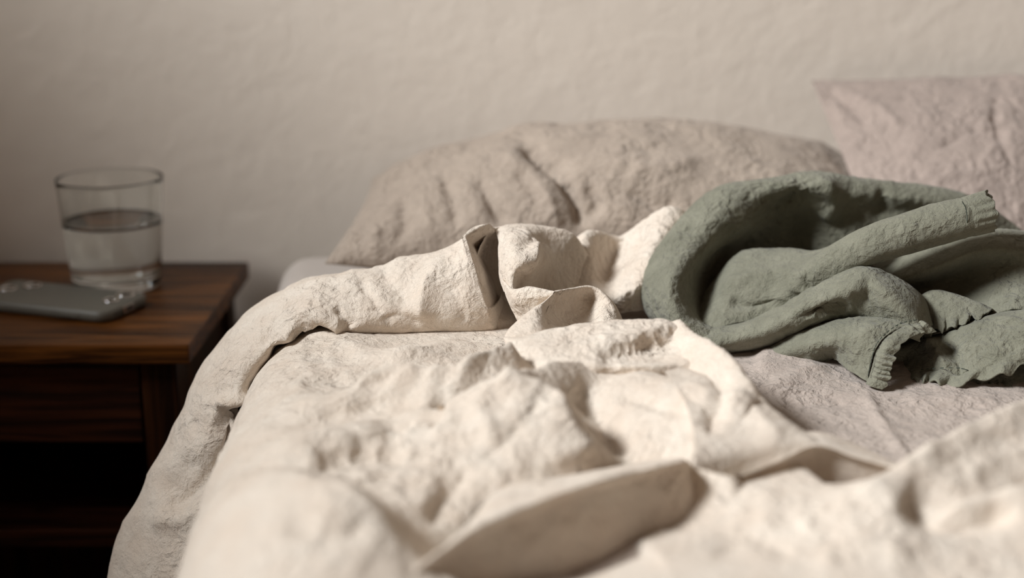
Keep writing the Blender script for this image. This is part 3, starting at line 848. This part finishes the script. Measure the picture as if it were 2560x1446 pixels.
G2 = cloth_patch([
  [(1770, 760, 1.07), (1850, 665, 1.09), (1950, 660, 1.09), (2070, 650, 1.08), (2180, 600, 1.08)],
  [(1755, 750, 1.05), (1840, 642, 1.06), (1950, 628, 1.055), (2060, 622, 1.03), (2180, 572, 1.03)],
  [(1745, 790, 1.03), (1840, 690, 1.03), (1950, 675, 1.02), (2030, 665, 1.0), (2150, 615, 1.01)],
  [(1745, 820, 1.01), (1830, 760, 1.01), (1940, 735, 1.0), (2000, 710, .995), (2100, 665, 1.005)],
  [(1745, 850, 1.0), (1820, 815, 1.0), (1920, 790, 1.0), (2000, 745, .995), (2110, 690, .99)]], 80, 110, 1.0, strokes=[
    ([(1820, 745), (1870, 760), (1950, 755)], 'ridge', -.006, 16, 20), ([(1800, 720), (1900, 690), (2000, 680)], 'ridge', .004, 20, 20)])
green.append(G2)
def tube(axis, n, m, flat=0.9, amp=0.9):
    ax = np.array([list(P(a[0], a[1], a[2])) + [a[3]] for a in axis])
    ax = catmull(ax, n)
    c = ax[:, :3]; r = ax[:, 3]
    t = np.gradient(c, axis=0); t /= np.linalg.norm(t, axis=1)[:, None]
    sd = np.cross(t, np.array([0, 0, 1.0])); sd /= np.linalg.norm(sd, axis=1)[:, None]
    uu = np.cross(sd, t)
    th = np.linspace(0, 2 * np.pi, m, endpoint=False)
    Vt = c[:, None] + r[:, None, None] * (np.cos(th)[None, :, None] * sd[:, None] + flat * np.sin(th)[None, :, None] * uu[:, None])
    Nn = Vt - c[:, None]; Nn /= np.linalg.norm(Nn, axis=-1, keepdims=True)
    return Vt + Nn * crinkle(Vt + 4.4, amp, 0.5)[..., None]
T1 = tube([(1930, 745, 1.03, .006), (2000, 708, 1.01, .011), (2080, 665, .998, .0142), (2180, 614, .99, .0148), (2300, 573, .988, .0152), (2400, 548, .988, .0154), (2420, 542, .988, .0150)], 140, 64)
green.append(T1)
G4 = cloth_patch([
  [(1720, 845, 1.03), (1850, 825, 1.03), (1960, 775, 1.03), (2070, 730, 1.03), (2160, 690, 1.03), (2240, 705, 1.02), (2310, 750, 1.01), (2340, 820, 1.0)],
  [(1700, 842, 1.0), (1850, 812, .995), (1960, 760, .99), (2060, 708, .99), (2150, 668, .985), (2235, 688, .98), (2305, 742, .975), (2328, 815, .965)],
  [(1710, 858, .985), (1860, 832, .975), (1975, 785, .965), (2065, 742, .96), (2150, 705, .955), (2225, 725, .95), (2285, 770, .95), (2315, 825, .95)],
  [(1740, 872, .98), (1880, 852, .972), (1995, 810, .962), (2080, 775, .96), (2155, 750, .955), (2225, 765, .945), (2280, 800, .94), (2310, 835, .94)],
  [(1760, 882, .995), (1900, 866, .985), (2010, 828, .98), (2100, 800, .975), (2160, 795, .965), (2225, 805, .95), (2270, 825, .94), (2300, 845, .94)],
  [(1790, 880, 1.02), (1910, 870, 1.01), (2030, 835, 1.0), (2110, 815, .99), (2170, 820, .97), (2225, 830, .955), (2265, 840, .945), (2300, 855, .94)]], 100, 170, 1.0, strokes=[
    ([(1990, 800), (2060, 775), (2130, 765)], 'ridge', -.008, 16, 20), ([(2170, 690), (2170, 730), (2150, 770)], 'ridge', -.004, 20, 20)])
green.append(G4)
G5 = cloth_patch([
  [(1925, 888, 1.01), (2000, 850, 1.0), (2080, 825, .99), (2160, 812, .97), (2230, 812, .955), (2290, 806, .95)],
  [(1916, 880, .985), (1990, 836, .975), (2080, 810, .965), (2160, 798, .955), (2230, 802, .945), (2292, 806, .942)],
  [(1925, 890, .972), (2005, 865, .958), (2075, 850, .945), (2130, 840, .935), (2175, 838, .930), (2216, 842, .928)],
  [(1955, 902, .972), (2025, 895, .958), (2080, 880, .955), (2125, 885, .935), (2155, 890, .925), (2182, 892, .92)],
  [(1990, 914, .975), (2035, 912, .968), (2085, 892, .962), (2118, 920, .935), (2145, 940, .922), (2168, 955, .915)]], 90, 110, 0.9)
green.append(G5)
# far inner wall of the open leg and the hem panel running right
def hem_panel(rows, nr, nc, f1, f2, a=1.0, strokes=()):
    Vh = cloth_patch(rows, nr, nc, 0.9, strokes=strokes)
    kk = np.linspace(0, 1, nc)[None, :]; rr = sstep(0.70, 1.0, np.linspace(0, 1, nr))[:, None]
    Vh[..., 2] += a * rr * 0.0022 * np.sin(kk * f1 + 2 * np.sin(kk * 17)); Vh[..., 1] += a * rr * 0.0035 * np.sin(kk * f2 + 1)
    return Vh
G6 = hem_panel([
  [(2200, 880, .985), (2280, 850, .985), (2360, 835, .98), (2440, 800, .975), (2560, 775, .97), (2700, 750, .97)],
  [(2200, 890, .975), (2275, 868, .97), (2350, 850, .962), (2440, 815, .952), (2560, 790, .945), (2700, 770, .945)],
  [(2200, 920, .97), (2270, 900, .965), (2340, 890, .95), (2440, 870, .932), (2560, 850, .925), (2700, 830, .925)],
  [(2200, 945, .96), (2262, 930, .95), (2330, 925, .935), (2430, 920, .922), (2560, 890, .916), (2700, 880, .916)],
  [(2200, 975, .945), (2260, 960, .93), (2320, 955, .92), (2400, 962, .912), (2560, 925, .910), (2700, 915, .91)]], 90, 170, 55, 48, strokes=[
    ([(2310, 850), (2350, 890), (2370, 930)], 'ridge', .006, 16, 20), ([(2350, 850), (2390, 900), (2400, 940)], 'ridge', -.006, 20, 20), ([(2290, 925), (2350, 922), (2420, 928)], 'ridge', -.0025, 6, 6)])
green.append(G6)
G9 = hem_panel([
  [(2400, 930, .95), (2480, 925, .95), (2560, 915, .95), (2700, 905, .95)],
  [(2410, 945, .935), (2480, 940, .935), (2560, 935, .935), (2700, 925, .935)],
  [(2420, 958, .925), (2490, 970, .92), (2560, 980, .915), (2700, 990, .91)]], 40, 90, 38, 31)
green.append(G9)
G7 = cloth_patch([
  [(2060, 750, 1.07), (2250, 680, 1.07), (2350, 640, 1.07), (2460, 600, 1.07), (2560, 600, 1.07), (2720, 620, 1.07)],
  [(2060, 725, 1.05), (2240, 645, 1.04), (2350, 606, 1.035), (2460, 580, 1.03), (2560, 583, 1.03), (2720, 600, 1.03)],
  [(2090, 750, 1.02), (2260, 695, 1.005), (2360, 658, 1.0), (2460, 622, 1.0), (2560, 622, 1.0), (2720, 640, 1.0)],
  [(2140, 770, 1.03), (2290, 725, 1.025), (2380, 692, 1.025), (2470, 670, 1.012), (2560, 670, 1.0), (2720, 690, .99)],
  [(2200, 800, 1.02), (2330, 765, 1.015), (2400, 745, 1.01), (2480, 725, .995), (2560, 725, .985), (2720, 730, .98)],
  [(2260, 850, .99), (2360, 830, .985), (2430, 800, .98), (2500, 785, .97), (2560, 775, .965), (2720, 770, .96)]], 90, 130, 1.2)
green.append(G7)
G8 = hem_panel([
  [(2250, 790, 1.01), (2320, 745, 1.01), (2380, 745, 1.0), (2440, 765, .99), (2490, 790, .98)],
  [(2260, 775, .99), (2325, 730, .988), (2385, 737, .983), (2440, 757, .976), (2480, 778, .97)],
  [(2280, 810, .98), (2335, 775, .975), (2385, 775, .97), (2430, 780, .967), (2470, 786, .965)],
  [(2310, 850, .97), (2345, 830, .965), (2385, 822, .96), (2425, 800, .96), (2465, 790, .962)]], 50, 70, 40, 33, 0.8)
green.append(G8)
mesh_from_grids('body', [g - GO for g in green], M_GREEN, gm, wrap=[(False, False), (False, False), (False, True)] + [(False, False)] * 6, thick=0.0012)
# frilled cuff at the end of the sleeve
def frill_tube(a0, a1, r0, r1, waves, amp, name, n=26, m=200, ragged=0.0):
    c0, c1 = P(*a0), P(*a1)
    t = (c1 - c0) / np.linalg.norm(c1 - c0)
    sd = np.cross(t, [0, 0, 1]); sd /= np.linalg.norm(sd); uu = np.cross(sd, t)
    k = np.linspace(0, 1, n)[:, None]; th = np.linspace(0, 2 * np.pi, m, endpoint=False)[None, :]
    r = r0 - 0.0012 * np.exp(-(k / 0.12) ** 2) + (r1 - r0) * k + amp * (k ** 0.6) * (np.sin(waves * th + 1.5 * np.sin(2 * th)) + 0.6 * np.sin(5 * th + 1))
    ln = np.linalg.norm(c1 - c0) * (1 + 0.5 * np.maximum(-np.cos(th), 0)) * (k + ragged * k * (np.sin(waves * 0.7 * th + 1) + np.sin(3 * th)))
    Vt = c0 + ln[..., None] * t + r[..., None] * (np.cos(th)[..., None] * sd + 0.9 * np.sin(th)[..., None] * uu)
    return mesh_from_grids(name, [Vt - GO], M_GREEN, gm, wrap=[(False, True)], thick=0.001)
frill_tube((2408, 545, .988), (2468, 528, .990), .0154, .0158, 13, .0006, 'frilled_cuff', ragged=0.06)
# frilled cuff of the open leg in front
CF = patch([
  [(2300, 800, .945), (2255, 812, .938), (2216, 838, .930), (2190, 870, .923), (2180, 905, .918), (2172, 935, .915), (2162, 960, .914)],
  [(2318, 812, .938), (2275, 822, .931), (2236, 848, .922), (2208, 880, .916), (2202, 915, .911), (2196, 945, .908), (2184, 968, .909)],
  [(2335, 832, .937), (2290, 838, .928), (2256, 862, .920), (2236, 890, .915), (2230, 920, .910), (2222, 950, .907), (2210, 974, .907)]], 40, 160)
kk = np.linspace(0, 1, 160)[None, :]; rr = np.linspace(0, 1, 40)[:, None]
nn = face_cam(CF)
CF = CF + nn * ((0.0011 * (np.sin(kk * 58 + 5 * np.sin(kk * 9)) + 0.7 * np.sin(kk * 31 + 2)) * rr ** 0.7 - 0.0015 * np.exp(-(rr / 0.12) ** 2) + crinkle(CF, 0.6))[..., None])
CF[..., 0] += rr ** 3 * 0.0008 * (np.sin(kk * 47 + 1) + np.sin(kk * 29 + 3 * np.sin(kk * 7)))
mesh_from_grids('frilled_cuff', [CF - GO], M_GREEN, gm, thick=0.001)
# dark stitches along the gathers
def stitches(path, n, ln=0.0028, r=0.00035):
    pts = catmull(np.array([P(*q) for q in path]), n * 2 + 1)
    for k in range(n):
        a = pts[2 * k]; b = pts[2 * k + 1]
        d = (b - a) / np.linalg.norm(b - a)
        sd = np.cross(d, FW); sd /= np.linalg.norm(sd); up = np.cross(sd, d)
        th = np.linspace(0, 2 * np.pi, 6, endpoint=False)
        rings = []
        for f, q in ((0, .3), (.2, 1), (.8, 1), (1, .3)):
            c = a + d * ln * f
            rings.append([c + r * q * (math.cos(t) * sd + math.sin(t) * up) for t in th])
        mesh_from_grids('stitch', [np.array(rings) - GO], M_THREAD, gm, wrap=[(False, True)])
stitches([(2405, 503, .9735), (2414, 520, .9728), (2418, 545, .9722), (2416, 570, .974), (2408, 588, .978)], 13)
stitches([(2292, 800, .938), (2250, 810, .934), (2212, 836, .926), (2188, 868, .920), (2178, 905, .9145), (2170, 940, .912)], 18)
stitches([(2290, 926, .944), (2330, 922, .932), (2390, 920, .924), (2420, 926, .921)], 9)
